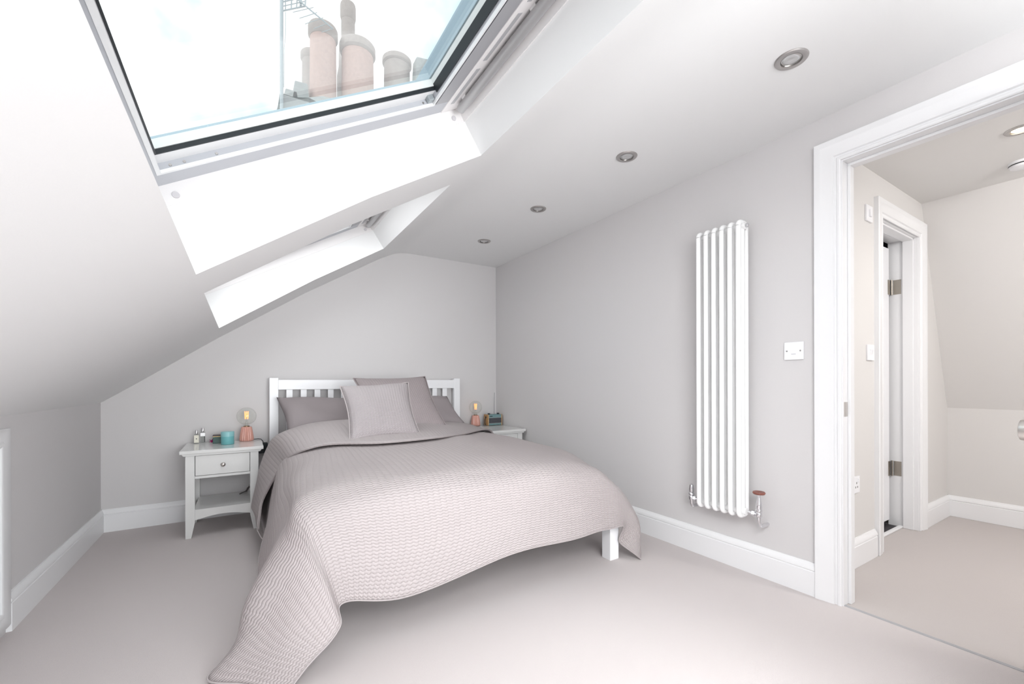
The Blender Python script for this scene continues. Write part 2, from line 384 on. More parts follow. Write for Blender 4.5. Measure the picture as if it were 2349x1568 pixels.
# eaves door in the knee wall
d3 = empty('door_3', (XL, 2.2, 0)); struct(d3)
e0, e1, ez0, ez1 = 1.55, 2.475, .10, .75
EP = [(0, 0), (0, .012), (.006, .016), (.016, .016), (.022, .011), (.03, .011), (.068, .016), (.072, .014), (.072, 0)]
bb = MB(); rows = []
for fn in (lambda a: (e0-a, ez0-a), lambda a: (e0-a, ez1+a), lambda a: (e1+a, ez1+a), lambda a: (e1+a, ez0-a), lambda a: (e0-a, ez0-a)):
    rows.append([(XL+d, *fn(a)) for a, d in EP])
bb.grid(rows); bb.build('architrave', gloss_m, d3, smooth=True, angle=35)
MB().box(XL, XL+.008, e0+.003, e1-.003, ez0+.003, ez1-.003).build('leaf', white_m, d3, bevel=.002)
MB().lathe([(0, .034), (.012, .034), (.015, .028), (.012, .02), (.006, .016), (.006, .008)], (XL, e0+.06, .45), 20, 'x').build('knob', nickel_m, d3, smooth=True)

# ------------------------------------------------------------------ roof windows
def ring(b, so, yo, si, yi, n0, n1):
    o = [(so[0], yo[0]), (so[1], yo[0]), (so[1], yo[1]), (so[0], yo[1])]; i = [(si[0], yi[0]), (si[1], yi[0]), (si[1], yi[1]), (si[0], yi[1])]
    for k in range(4):
        l = (k+1) % 4
        for nn_, rev in ((n0, 0), (n1, 1)): b.quad(*[tuple(roof(s, y, nn_)) for s, y in (o[k], o[l], i[l], i[k])])
        b.quad(*[tuple(p) for p in (roof(*i[k], n0), roof(*i[l], n0), roof(*i[l], n1), roof(*i[k], n1))])
        b.quad(*[tuple(p) for p in (roof(*o[k], n0), roof(*o[l], n0), roof(*o[l], n1), roof(*o[k], n1))])
    return b
def rbox(b, s0, s1, y0, y1, n0, n1):
    v = [tuple(roof(s, y, n)) for n in (n0, n1) for y in (y0, y1) for s in (s0, s1)]
    return b.add(v, [(0, 2, 3, 1), (4, 5, 7, 6), (0, 1, 5, 4), (1, 3, 7, 5), (3, 2, 6, 7), (2, 0, 4, 6)])
for wi, (y0, y1) in enumerate(SKYL):  # the last one is the added, unseen window
    w = empty('window_%d' % (1, 2, 4)[wi], tuple(roof(SMAX/2, (y0+y1)/2, 0))); struct(w)
    S, Yi = (0, SMAX), (y0, y1)
    ring(MB(), (-.02, SMAX+.02), (y0-.02, y1+.02), (.003, SMAX-.003), (y0+.003, y1-.003), -.062, .014).build('frame', frame_m, w)
    # upper frame board with its routed ventilation slots
    fb2 = MB(); rbox(fb2, 1.183, SMAX-.001, y0+.004, y1-.004, -.004, .03); fbo = fb2.build('ventilation_board', frame_m, w, bevel=.003)
    k = 0
    yy = y0+.10
    while yy < y1-.25:
        sb = MB(); rbox(sb, 1.203, 1.221, yy, yy+.24, -.0055, .0); sb.build('slot', grey_m, fbo); yy += .29
    ring(MB(), S, Yi, (.09, 1.102), (y0+.095, y1-.095), .0, .05).build('sash', sash_grey, w)
    sl = MB(); rbox(sl, 1.112, 1.181, y0+.09, y1-.09, -.0025, .012); sl.build('sash_cover', cover_m, w, bevel=.002)
    ring(MB(), (.078, 1.111), (y0+.084, y1-.084), (.0905, 1.1015), (y0+.0955, y1-.0955), -.002, .007).build('sash_trim', sash_m, w)
    ring(MB(), (.05, 1.13), (y0+.06, y1-.06), (.10, 1.101), (y0+.155, y1-.155), .026, .045).build('sash_rail', sash_m, w)
    ring(MB(), (.098, 1.103), (y0+.153, y1-.153), (.103, 1.0985), (y0+.158, y1-.158), .0245, .037).build('gasket', black_m, w)
    ring(MB(), (.06, 1.13), (y0+.06, y1-.06), (.105, 1.098), (y0+.160, y1-.160), .038, .064).build('glazing_bead', pale_m, w)
    gb = MB(); rbox(gb, .10, 1.105, y0+.155, y1-.155, .062, .068); gb.build('pane', pglass_m, w)
    ring(MB(), (.02, 1.2), (y0+.02, y1-.02), (.05, 1.096), (y0+.06, y1-.062), .069, .115).build('cladding', blue_m, w)
    bk = MB(); rbox(bk, 1.075, 1.10, y1-.125, y1-.10, .006, .03); bk.build('pivot_hinge', galv_m, w, bevel=.003)
    gu = MB(); rbox(gu, 1.0972, 1.1005, y0+.158, y1-.158, .014, .045); gu.build('gasket', black_m, w)
    gu = MB(); rbox(gu, 1.110, 1.1125, y0+.10, y1-.10, -.0032, .0); gu.build('shadow_line', black_m, w)  # black strip drawn in place of the shadow line beside the cover
    bar = MB().tube([roof(1.252, y0+.06, -.028), roof(1.252, y1-.055, -.028)], .0185, 14)
    br = bar.build('control_bar', mat('satin_bar', (.46, .455, .46), .4, .5), w, smooth=True)
    for yb in (y0+.12, (y0+y1)/2, y1-.13): 
        q = MB(); rbox(q, 1.246, 1.258, yb, yb+.03, -.02, .002); q.build('bar_bracket', frame_m, br)
    for s_ in (.10, 1.235):
        pg = MB().lathe([(0, -.005), (.010, -.005), (.011, 0)], (0, 0, 0), 16, 'y')
        c = roof(s_, y1-.003, -.037); pg.v = [(c.x+p[0], c.y+p[1], c.z+p[2]) for p in pg.v]
        pg.build('plug', mat('grey_plug', (.62, .60, .62), .5), w, smooth=True)
    for s_ in (.125, .165, .26, 1.06):
        pg = MB().lathe([(0, -.002), (.004, -.002), (.0045, 0)], (0, 0, 0), 10, 'y'); c = roof(s_, y1-.0955, .014)
        pg.v = [(c.x+p[0], c.y+p[1], c.z+p[2]) for p in pg.v]; pg.build('screw', steel_m, w)

# ------------------------------------------------------------------ chimney, pots and aerial beyond the roof
CYD = 5.3
def pot(px0, px1, ptop, pbase, mt, label, rim=1.12, cap=.16, dy=0, neck=None):
    a = at((px0+px1)/2, ptop, 1, CYD+dy); b = at((px0+px1)/2, pbase, 1, CYD+dy)
    r = (at(px1, ptop, 1, CYD+dy)-at(px0, ptop, 1, CYD+dy)).length/2/rim*.93; h = a.z-b.z
    root = empty('chimney_pot', (b.x, b.y, b.z)); tag(root, label, 'chimney pot', 'chimney pots on the stack outside')
    c = (b.x, b.y, b.z); i = r*.82
    if neck:
        body = MB().lathe([(0, 0), (r*1.25, 0), (r*1.25, h*.28), (r*1.08, h*.36), (r*1.0, h*.60), (r*.78, h*.66), (r*.76, h*.97), (r*.64, h*.97), (r*.6, h*.2), (0, h*.2)], c, 28)
    else:
        body = MB().lathe([(0, 0), (r*1.02, 0), (r*.98, h*(1-cap)), (i, h*(1-cap)), (i, h*.2), (0, h*.2)], c, 28)
    body.build('body', mt, root, smooth=True)
    k = .78 if neck else 1
    MB().lathe([(i*k, h*(1-cap)), (r*1.0*k, h*(1-cap)), (r*rim*k, h*(1-cap*.8)), (r*rim*k, h*(1-.15*cap)), (r*1.04*k, h), (i*k, h), (i*k, h*(1-cap))], c, 28).build('rim', terra2_m, root, smooth=True)
    return root
pot(708, 775, 66, 240, terra_m, 'large pale terracotta chimney pot with a rolled rim, standing nearest the aerial mast')
pot(777, 821, 12, 245, terra2_m, 'tallest grey chimney pot with a narrow neck, between the two pink ones', neck=1, dy=.35)
pot(781, 861, 107, 250, terra_m, 'pink terracotta chimney pot in front of the tall grey one')
pot(690, 745, 126, 238, terra2_m, 'short chimney pot half hidden behind the largest one', dy=.4)
pot(879, 943, 139, 230, terra2_m, 'low chimney pot standing apart to the right of the others', dy=.1)
a = at(640, 262, 1, CYD+.75); b2 = at(1010, 262, 1, CYD-.35)
sk = empty('chimney_stack', (1.25, CYD+.15, 2.6)); tag(sk, 'grey chimney stack topped with rough mortar, seen through the roof window', 'chimney')
sx0, sx1, sz = at(642, 262, 1, CYD-.33).x, at(1010, 262, 1, CYD-.33).x, at(700, 232, 1, CYD-.33).z
zt = at(740, 206, 1, CYD).z
MB().box(sx0+.02, sx1, CYD-.33, CYD+.75, 2.3, sz).build('brick_shaft', brick_m, sk)
fb3 = MB()
n1, n2 = 14, 8; rows = []
for j in range(n2):
    rows.append([(sx0+(sx1-sx0)*i/(n1-1), CYD-.33+1.08*j/(n2-1), sz+(zt-sz)*(min(1, 3*min(i, n1-1-i)/(n1-1)+.12)*min(1, 2.6*min(j+.3, n2-1-j+.3)/(n2-1)))+random.uniform(-.02, .05)) for i in range(n1)])
fb3.grid(rows); fb3.build('mortar_cap', mortar_m, sk)
for px0, px1, py in ((655, 682, 200), (676, 705, 182), (955, 990, 128)):
    p0 = at(px0, py, 1, CYD-.1); p1 = at(px1, py+14, 1, CYD-.1)
    MB().extrude([(p0.x, p0.z-.02), (p1.x, p1.z+.01), (p1.x+.04, sz-.05), (p0.x-.06, sz-.05)], lambda x, z: (x, CYD-.12, z), lambda x, z: (x, CYD+.03, z)).build('tile_fragment', mortar_m, sk, bevel=.01)
# aerial
p0, p1 = at(646, 262, 1, CYD-.36), at(646, -190, 1, CYD-.36)
ae = empty('tv_aerial', tuple(p0)); tag(ae, 'grey television aerial with comb rods on a thin mast beside the chimney pots', 'aerial')
MB().tube([p0, p1], .017, 10).build('mast', galv_m, ae, smooth=True)
k0, k1 = at(672, -10, 1, CYD-.36), at(764, 66, 1, CYD-.36)
k1b = k1+Vector((0, -.0, 0))
MB().tube([k0, k1b], .007, 8).build('boom', galv_m, ae)
for (xa, ya, xb, yb) in ((672, 28, 719, 17), (687, 42, 727, 29), (700, 55, 741, 41), (720, 66, 750, 54), (738, 74, 762, 66)):
    MB().tube([at(xa, ya, 1, CYD-.36), at(xb, yb, 1, CYD-.36)], .0032, 6).build('rod', galv_m, ae)
for (xa, ya, xb, yb, r) in ((648, 25, 700, 14, .007), (650, 4, 702, -8, .006), (652, -16, 706, -26, .006), (655, 24, 655, -22, .005), (668, 21, 670, -24, .007), (680, 18, 684, -28, .006), (690, 14, 690, -8, .012), (700, 12, 703, -30, .008), (650, 14, 700, 3, .004)):
    MB().tube([at(xa, ya, 1, CYD-.34), at(xb, yb, 1, CYD-.34)], r, 6).build('reflector_bar', galv_m, ae)
MB().tube([at(655, 28, 1, CYD-.36), at(655, 80, 1, CYD-.36), at(652, 110, 1, CYD-.36), at(651, 200, 1, CYD-.36)], .003, 6).build('cable', galv_m, ae)

# ------------------------------------------------------------------ downlights
def downlight(c, label, group, lit=False):
    root = empty('downlight', c); tag(root, label, 'downlight', group)
    MB().lathe([(.036, .004), (.036, -.004), (.039, -.006), (.053, -.0045), (.056, -.001), (.056, .002)], c, 36).build('bezel', steel_m, root, smooth=True)
    MB().lathe([(.0365, -.003), (.0355, -.0035), (.035, .006), (.034, .010)] if lit else [(.0365, -.003), (.034, -.0035), (.030, .006), (.027, .010)], c, 32).build('inner_ring', mat('dark_steel', (.20, .19, .18), .3, 1), root, smooth=True)
    lm = mat('lit_lamp_warm', (1, .9, .75), .3, emit=((1, .78, .50), 14)) if lit else mat('lamp_glass', (.62, .62, .62), .08, .55)
    MB().lathe([(.036, .003), (.028, -.001), (.018, -.003), (.009, -.0015), (.0, -.001)], c, 28).build('lamp', lm, root, smooth=True)
    return root
for p, l in (((1.753, .80, ZC-.0005), 'unlit steel ceiling downlight nearest the camera, above the doorway side'), ((1.753, 1.617, ZC-.0005), 'unlit steel downlight second from the camera, in the white ceiling'),
             ((1.753, 2.432, ZC-.0005), 'unlit steel downlight third from the camera, in the white ceiling'), ((1.758, 3.232, ZC-.0005), 'small farthest unlit downlight, nearest the headboard wall')):
    downlight(p, l, 'downlights in the bedroom ceiling')
downlight((3.17, .432, HZ-.0005), 'lit warm downlight in the hall ceiling', 'downlight in the hall', True)
hl = bpy.data.lights.new('hall_lamp', 'SPOT'); hl.energy = 6; hl.color = (1, .92, .82); hl.spot_size = 2.2; hl.spot_blend = .8; hl.shadow_soft_size = .03
ho = bpy.data.objects.new('hall_lamp', hl); COL.objects.link(ho); ho.location = (3.17, .432, HZ-.02)
sm = empty('smoke_alarm', (3.645, .490, HZ)); tag(sm, 'round white smoke alarm on the hall ceiling', 'smoke alarm')
MB().lathe([(.0, -.036), (.03, -.036), (.048, -.030), (.053, -.021), (.053, -.019)], (3.645, .490, HZ), 36).build('cover', plastic_m, sm, smooth=True)
MB().lathe([(.048, -.019), (.048, -.014)], (3.645, .490, HZ), 36).build('vent_gap', black_m, sm, smooth=True)
MB().lathe([(.055, -.014), (.056, -.004), (.056, 0)], (3.645, .490, HZ), 36).build('base', plastic_m, sm, smooth=True)

# ------------------------------------------------------------------ radiator
rd = empty('radiator', (XR-.08, 1.36, 0)); tag(rd, 'tall white column radiator with chrome valves on the grey wall', 'radiator')
rz0, rz1 = .302, 1.838
xf, xm, xb = XR-.115, XR-.080, XR-.045
for k in range(6):
    y = 1.235+.0452*k
    b = MB(); rr = .023; loop = []
    for cx, cz, a0 in ((xf+rr, rz1-.0125-rr, PI), (xb-rr, rz1-.0125-rr, PI/2), (xb-rr, rz0+.0125+rr, 0), (xf+rr, rz0+.0125+rr, -PI/2)):
        for q in range(6):
            an = a0-PI/2*q/5; loop.append((cx+rr*math.cos(an), y, cz+rr*math.sin(an)))
    b.tube(loop+[loop[0]], .0125, 14, False)
    b.tube([(xm, y, rz0+.01), (xm, y, rz1-.01)], .0125, 14)
    for z in (rz0+.034, rz1-.034): b.tube([(xm, y-.0225, z), (xm, y+.0225, z)], .0175, 16)
    b.build('radiator_section', rad_m, rd, smooth=True, angle=60)
MB().lathe([(0, -.008), (.006, -.008), (.0075, -.004), (.011, -.003), (.011, 0)], (xm, 1.2085, rz1-.034), 16, 'y').build('bleed_valve', chrome_m, rd, smooth=True)
for z in (.55, 1.6): MB().box(XR-.05, XR, 1.338, 1.358, z-.02, z+.02).build('wall_bracket', rad_m, rd)
# thermostatic valve with wooden wheel (near side)
vx, vy, zv = xm, 1.152, rz0+.034
v = MB().lathe([(0, -.012), (.0125, -.012), (.015, -.006), (.015, .008), (.013, .012), (.016, .016), (.016, .024), (.0135, .030), (.015, .036), (.013, .055), (.0085, .085), (.0075, .10), (.0, .10)], (vx, vy, zv), 20)
v.tube([(vx, vy, zv), (vx, vy+.052, zv)], .009, 12); v.lathe([(.0, .018), (.0155, .018), (.0155, .032), (0, .032)], (vx, vy, zv), 6, 'y')
v.build('valve_body', chrome_m, rd, smooth=True)
MB().lathe([(0, .108), (.006, .107), (.018, .103), (.026, .104), (.0295, .110), (.0265, .116), (.018, .1165), (.008, .113), (0, .114)], (vx, vy, zv), 28).build('wheel_handle', mat('red_brown_wood', (.22, .07, .05), .35, var=.2, scale=60), rd, smooth=True)
pipe = [(vx, vy, zv-.012), (vx, vy, zv-.035), (vx+.006, vy-.002, zv-.052), (vx+.025, vy-.002, zv-.060), (XR, vy-.002, zv-.060)]
MB().tube(pipe, .0095, 14).build('pipe', chrome_m, rd, smooth=True)
vy2 = 1.532
v = MB().lathe([(0, -.012), (.0125, -.012), (.015, -.006), (.015, .010), (.012, .014), (.0155, .018), (.0155, .026), (.011, .032), (.0135, .036), (.0135, .050), (.010, .076), (.006, .079), (0, .079)], (vx, vy2, zv), 20)
v.tube([(vx, vy2, zv), (vx, vy2-.05, zv)], .009, 12); v.lathe([(.0, -.03), (.0155, -.03), (.0155, -.016), (0, -.016)], (vx, vy2, zv), 6, 'y')
v.build('lockshield', chrome_m, rd, smooth=True)
pipe = [(vx, vy2, zv-.012), (vx, vy2, zv-.028), (vx+.006, vy2, zv-.042), (vx+.025, vy2, zv-.048), (XR, vy2, zv-.048)]
MB().tube(pipe, .0095, 14).build('pipe', chrome_m, rd, smooth=True)

# ------------------------------------------------------------------ plates and switches
wp = empty('blank_wall_plate', (XR, 1.024, 1.151)); tag(wp, 'square white blanking plate on the grey wall beside the radiator', 'wall plate')
MB().box(XR-.009, XR, .981, 1.067, 1.108, 1.194).build('plate', plastic_m, wp, bevel=.003)
for y in (.994, 1.054): MB().lathe([(0, -.0105), (.0035, -.0105), (.004, -.009)], (XR, y, 1.151), 12, 'x').build('screw', steel_m, wp)
MB().box(XR-.0096, XR-.0088, 1.014, 1.034, 1.133, 1.138).build('moulded_mark', mat('grey_print', (.66, .66, .68), .5), wp)
def hallplate(name, x, z, label, cat, kind):
    r = empty(name, (x, HY, z)); tag(r, label, cat)
    MB().box(x-.044, x+.044, HY-.010, HY, z-.045, z+.045).build('plate', plastic_m, r, bevel=.003)
    if kind == 'fan': MB().box(x-.012, x+.012, HY-.018, HY-.009, z-.02, z+.02).build('rocker', plastic_m, r, bevel=.002)
    if kind == 'light':
        for dx in (-.014, .014): MB().extrude([(0, -.019), (-.006, .016), (0, .018)], lambda a, b: (x+dx-.010, HY-.010+a, z+b), lambda a, b: (x+dx+.010, HY-.010+a, z+b)).build('rocker', plastic_m, r)
    if kind == 'socket':
        for dx, dz in ((-.012, -.012), (.012, -.012), (0, .010)): MB().box(x+dx-.004, x+dx+.004, HY-.0108, HY-.0095, z+dz-.005, z+dz+.005).build('pin_hole', mat('grey_hole', (.25, .24, .23), .6), r)
        MB().box(x+.014, x+.03, HY-.0145, HY-.009, z+.015, z+.033).build('rocker', plastic_m, r, bevel=.001)
hallplate('fan_switch', 3.005, 1.953, 'small white fan switch high on the hall wall beside the inner doorframe', 'switch', 'fan')
hallplate('light_switch', 3.022, 1.167, 'white double light switch on the hall wall at handle height', 'switch', 'light')
hallplate('power_socket', 2.815, .442, 'white power socket low on the hall wall above the baseboard', 'socket', 'socket')

# ------------------------------------------------------------------ bed
bx0, bx1, by0, by1 = .176, 1.808, 1.735, 3.87
bed = empty('bed', ((bx0+bx1)/2, (by0+by1)/2, 0)); tag(bed, 'white painted wooden double bed with a slatted headboard against the grey wall', 'bed')
for x in (bx0, bx1-.062): MB().box(x, x+.062, 3.83, 3.872, 0, 1.044).build('headboard_post', white_m, bed, bevel=.003)
MB().box(bx0+.06, bx1-.06, 3.835, 3.862, .950, 1.029).build('headboard_rail', white_m, bed, bevel=.003)
MB().box(bx0+.06, bx1-.06, 3.835, 3.862, .40, .52).build('headboard_rail', white_m, bed, bevel=.003)
for k in range(14):
    x = .294+.1028*k
    if x+.045 < bx1-.07: MB().box(x, x+.045, 3.842, 3.856, .51, .955).build('headboard_slat', white_m, bed, bevel=.002)
for x in (bx0, bx1-.066): MB().box(x, x+.066, by0, by0+.066, 0, .30).build('leg', white_m, bed, bevel=.003)
for x in (bx0+.012, bx1-.037): MB().box(x, x+.025, by0+.06, 3.84, .24, .36).build('side_rail', white_m, bed, bevel=.003)
MB().box(bx0+.06, bx1-.06, by0+.02, by0+.045, .24, .36).build('foot_rail', white_m, bed, bevel=.003)
mt_ = MB().box(bx0+.06, bx1-.13, by0+.19, 3.82, .34, .50).build('mattress', mattress_m, bed, bevel=.05, seg=4, smooth=True)

# ------------------------------------------------------------------ quilt
def catmull(P, t):
    n = len(P); i = min(int(t), n-2); u = t-i
    p1, p2 = P[i], P[i+1]; p0 = P[i-1] if i > 0 else p1*2-p2; p3 = P[i+2] if i+2 < n else p2*2-p1
    return (p1*2+(p2-p0)*u+(p0*2-p1*5+p2*4-p3)*u*u+(p1*3-p0-p2*3+p3)*u*u*u)*.5
def surf(ctrl, nu, nv):
    """ctrl[row][col] of Vectors -> dense grid, Catmull-Rom both ways"""
    R, Cn = len(ctrl), len(ctrl[0]); rows = []
    dense = [[catmull(r, (Cn-1)*j/nv) for j in range(nv+1)] for r in ctrl]
    for i in range(nu+1):
        t = (R-1)*i/nu
        rows.append([catmull([dense[k][j] for k in range(R)], t) for j in range(nv+1)])
    return rows
def V(*a): return Vector(a)
def row(y, zt, left=None, right=None, dz=0):
    """a standard row across the bed at depth y"""
    l = left or [V(.115, y, .18), V(.145, y, .38), V(.185, y, .535), V(.30, y, zt-.005)]
    r = right or [V(1.715, y, zt-.055), V(1.84, min(y, 3.3), zt-.135), V(1.89, min(y, 3.3), .33), V(1.92, min(y, 3.3), .19)]
    return l+[V(.62, y, zt+.01), V(1.10, y, zt), V(1.46, y, zt-.03)]+r
Q = [
 row(3.36, .64),
 row(2.9, .645),
 row(2.45, .64, [V(.075, 2.47, .18), V(.125, 2.47, .38), V(.165, 2.46, .53), V(.30, 2.45, .625)]),
 row(2.12, .625, [V(.055, 2.22, .16), V(.10, 2.19, .36), V(.145, 2.15, .52), V(.25, 2.12, .605)]),
 [V(.06, 2.01, .12), V(.085, 1.96, .30), V(.15, 1.90, .49), V(.225, 1.90, .585), V(.62, 1.90, .615), V(1.10, 1.90, .605), V(1.46, 1.90, .58), V(1.68, 1.90, .535), V(1.83, 1.90, .445), V(1.905, 1.89, .32), V(1.95, 1.90, .17)],
 [V(-.005, 1.85, .05), V(.0, 1.79, .205), V(.125, 1.785, .42), V(.215, 1.80, .56), V(.62, 1.79, .585), V(1.10, 1.79, .575), V(1.46, 1.79, .555), V(1.68, 1.79, .515), V(1.82, 1.79, .42), V(1.905, 1.775, .29), V(1.96, 1.785, .12)],
 [V(-.102, 1.745, .018), V(.055, 1.69, .19), V(.175, 1.70, .38), V(.245, 1.725, .50), V(.62, 1.715, .51), V(1.10, 1.715, .505), V(1.46, 1.715, .485), V(1.68, 1.72, .455), V(1.81, 1.715, .38), V(1.905, 1.70, .25), V(1.955, 1.715, .07)],
 [V(.005, 1.655, .012), V(.115, 1.63, .13), V(.235, 1.635, .27), V(.285, 1.69, .35), V(.62, 1.69, .33), V(1.10, 1.69, .345), V(1.46, 1.69, .335), V(1.68, 1.695, .325), V(1.80, 1.69, .28), V(1.895, 1.67, .18), V(1.925, 1.675, .03)],
 [V(.124, 1.558, .010), V(.205, 1.575, .075), V(.288, 1.60, .140), V(.318, 1.685, .185), V(.55, 1.68, .142), V(1.05, 1.68, .203), V(1.46, 1.68, .203), V(1.68, 1.685, .205), V(1.795, 1.685, .195), V(1.80, 1.72, .10), V(1.895, 1.65, .008)],
]
NU, NV = 96, 130
G = surf(Q, NU, NV)
# small lumps of the filling
for i, r in enumerate(G):
    for j, p in enumerate(r):
        p.z = max(.004, p.z+.004*math.sin(j*.33+i*.05)*math.sin(i*.21+1))
def arclen(G, axis):
    n, m_ = len(G), len(G[0])
    return None
def uvs(G):
    n, m_ = len(G), len(G[0]); mid = n//2
    U = [0]*m_; 
    for j in range(1, m_): U[j] = U[j-1]+(G[n//3][j]-G[n//3][j-1]).length
    Vv = [0]*n
    for i in range(1, n): Vv[i] = Vv[i-1]+(G[i][m_//2]-G[i-1][m_//2]).length
    return [(U[j], Vv[i]) for i in range(n) for j in range(m_)]
quilt = empty('quilt', (1.0, 2.4, .6)); tag(quilt, 'pale mauve quilted satin bedspread draped over the bed to the carpet', 'quilt')
qo = MB().grid(G).build('quilt_panel', quilt_m, quilt, smooth=True, angle=180, uv=uvs(G))
sd = qo.modifiers.new('thick', 'SOLIDIFY'); sd.thickness = .007; sd.offset = -1
edge = [r[0] for r in G]+[p for p in G[-1][1:]]+[r[-1] for r in G[::-1][1:]]
MB().tube(edge[::1], .0032, 6).build('hem', hem_m, quilt, smooth=True)
# turned-back band
B0 = [at(590, 1215, 2, .185), at(594, 1180, 2, .26), at(601, 1146, 2, .33), at(626, 1098, 2, .45), at(645, 1067, 2, .53), at(668, 1045, 2, .60), at(703, 1028, 2, .645), at(760, 1016.5, 2, .668), at(880, 1013, 2, .672), at(1000, 1002, 2, .665), at(1060, 994.5, 2, .64), at(1122, 984.5, 2, .600), V(1.872, 3.22, .47), V(1.91, 3.24, .27)]
# same parametrisation for the middle and back rows
B2 = [V(.060, 3.30, .165), V(.045, 3.31, .19), V(.075, 3.32, .34), V(.098, 3.33, .45), V(.135, 3.34, .56), V(.18, 3.33, .635), V(.28, 3.32, .685), V(.45, 3.40, .715), V(.75, 3.42, .725), V(1.15, 3.42, .71), V(1.42, 3.42, .67), V(1.74, 3.44, .615), V(1.855, 3.31, .47), V(1.90, 3.31, .25)]
B3 = [p+V(.01, .05, -.02) if k < 4 else p+V(0, .008, -.02) if k > 11 else p+V(.02, .09, -.10) for k, p in enumerate(B2)]
B1 = []
for k, (a, b) in enumerate(zip(B0, B2)):
    p = (a+b)/2
    if k >= 5 and k < 11: p.z += .022
    B1.append(p)
Bh = []
for k, p in enumerate(B0):   # rolled under hem
    Bh.append(p+V(.010 if k < 6 else 0, .012 if k < 12 else 0, -.010 if k >= 5 else 0))
BG = surf([B0, B1, B2, B3], 40, 112)
bo = MB().grid(BG).build('turned_back_band', quilt_m, quilt, smooth=True, angle=180, uv=[(a, b+.4) for a, b in uvs(BG)])
sd = bo.modifiers.new('thick', 'SOLIDIFY'); sd.thickness = .010; sd.offset = -1
MB().tube(BG[0], .0032, 6).build('hem', hem_m, quilt, smooth=True)
# hanging under-layer inside the side fold with the fold's shade put into its darker colour
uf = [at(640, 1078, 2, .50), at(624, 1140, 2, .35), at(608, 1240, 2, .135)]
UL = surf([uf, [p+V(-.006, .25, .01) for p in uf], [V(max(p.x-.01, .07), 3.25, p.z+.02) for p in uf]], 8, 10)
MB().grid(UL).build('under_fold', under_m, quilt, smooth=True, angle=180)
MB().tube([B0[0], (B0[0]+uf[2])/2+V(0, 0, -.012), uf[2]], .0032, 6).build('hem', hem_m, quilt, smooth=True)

# ------------------------------------------------------------------ pillows and cushions
def pillow(name, c4, T, material, label, cat, group=None, pinch=.05, n=26, piping=None, wrk=.006, seed=0):
    """c4: TL, TR, BR, BL corners; stuffed cushion with concave sides and pinched corners"""
    TL, TR, BR, BL = c4; cen = (TL+TR+BR+BL)/4
    nrm = (TR-TL).cross(BL-TL).normalized()
    if nrm.dot(EYE-cen) < 0: nrm = -nrm
    wU, wV = (TR-TL).length, (BL-TL).length
    root = empty(name, tuple(cen)); tag(root, label, cat, group)
    rnd = random.Random(seed); ph = [rnd.uniform(0, 6) for _ in range(6)]
    def P(u, v, sg):
        uu = u+(.5-u)*pinch*2*(math.sin(PI*v))**1.2 * (1 if True else 0); vv = v+(.5-v)*pinch*2*(math.sin(PI*u))**1.2
        p = TL*(1-uu)*(1-vv)+TR*uu*(1-vv)+BR*uu*vv+BL*(1-uu)*vv
        f = max(0, (1-abs(2*u-1)**2.6)*(1-abs(2*v-1)**2.6))**.55
        wr_ = wrk*math.sin(9*u+ph[0])*math.sin(7*v+ph[1])*f
        return p+nrm*(sg*T*.5*f+wr_)
    rows = []; uvl = []
    for i in range(n+1):
        r = []
        for j in range(n+1): r.append(P(j/n, i/n, 1)); uvl.append((j/n*wU, i/n*wV))
        rows.append(r)
    b = MB().grid(rows)
    back = []
    for i in range(n+1):
        r = []
        for j in range(n+1): r.append(P(j/n, i/n, -1)); uvl.append((j/n*wU, i/n*wV))
        back.append(r)
    b.grid(back)
    o = b.build('cover', material, root, smooth=True, angle=180, uv=uvl)
    bm = bmesh.new(); bm.from_mesh(o.data); bmesh.ops.remove_doubles(bm, verts=bm.verts, dist=1e-5); bmesh.ops.recalc_face_normals(bm, faces=bm.faces); bm.to_mesh(o.data); bm.free()
    if piping:
        e = [P(j/n, 0, 0) for j in range(n)]+[P(1, i/n, 0) for i in range(n)]+[P(1-j/n, 1, 0) for j in range(n)]+[P(0, 1-i/n, 0) for i in range(n+1)]
        MB().tube(e, .004, 6).build('piping', piping, root, smooth=True)
    return root
pillow('pillow', (at(634, 911, 1, 3.73), at(800, 913, 1, 3.75), V(.92, 3.44, .635), V(.275, 3.42, .615)), .15, plain_m, 'plain mauve grey pillow at the left end of the headboard', 'pillow', 'plain pillows against the headboard', .03, wrk=.014, seed=1)
pillow('pillow', (V(1.00, 3.74, .87), at(1025, 908, 1, 3.74), V(1.69, 3.44, .62), V(1.02, 3.44, .64)), .15, plain_m, 'plain mauve grey pillow at the right end of the headboard, mostly hidden', 'pillow', 'plain pillows against the headboard', .03, wrk=.014, seed=2)
pillow('cushion', (at(810, 867, 1, 3.42), at(975, 863, 1, 3.36), at(1031, 988, 1, 2.98), at(868, 1000, 1, 2.95)), .15, cush2_m, 'larger ribbed mauve cushion propped behind the smaller one', 'cushion', None, .045, piping=cush2_m, seed=3)
pillow('cushion', (at(780, 886, 1, 2.93), at(936, 877, 1, 2.88), at(965, 1001, 1, 2.62), at(803, 1014, 1, 2.55)), .15, cush_m, 'smaller pale ribbed cushion leaning at the front of the bed pillows', 'cushion', None, .045, piping=hem_m, seed=4)

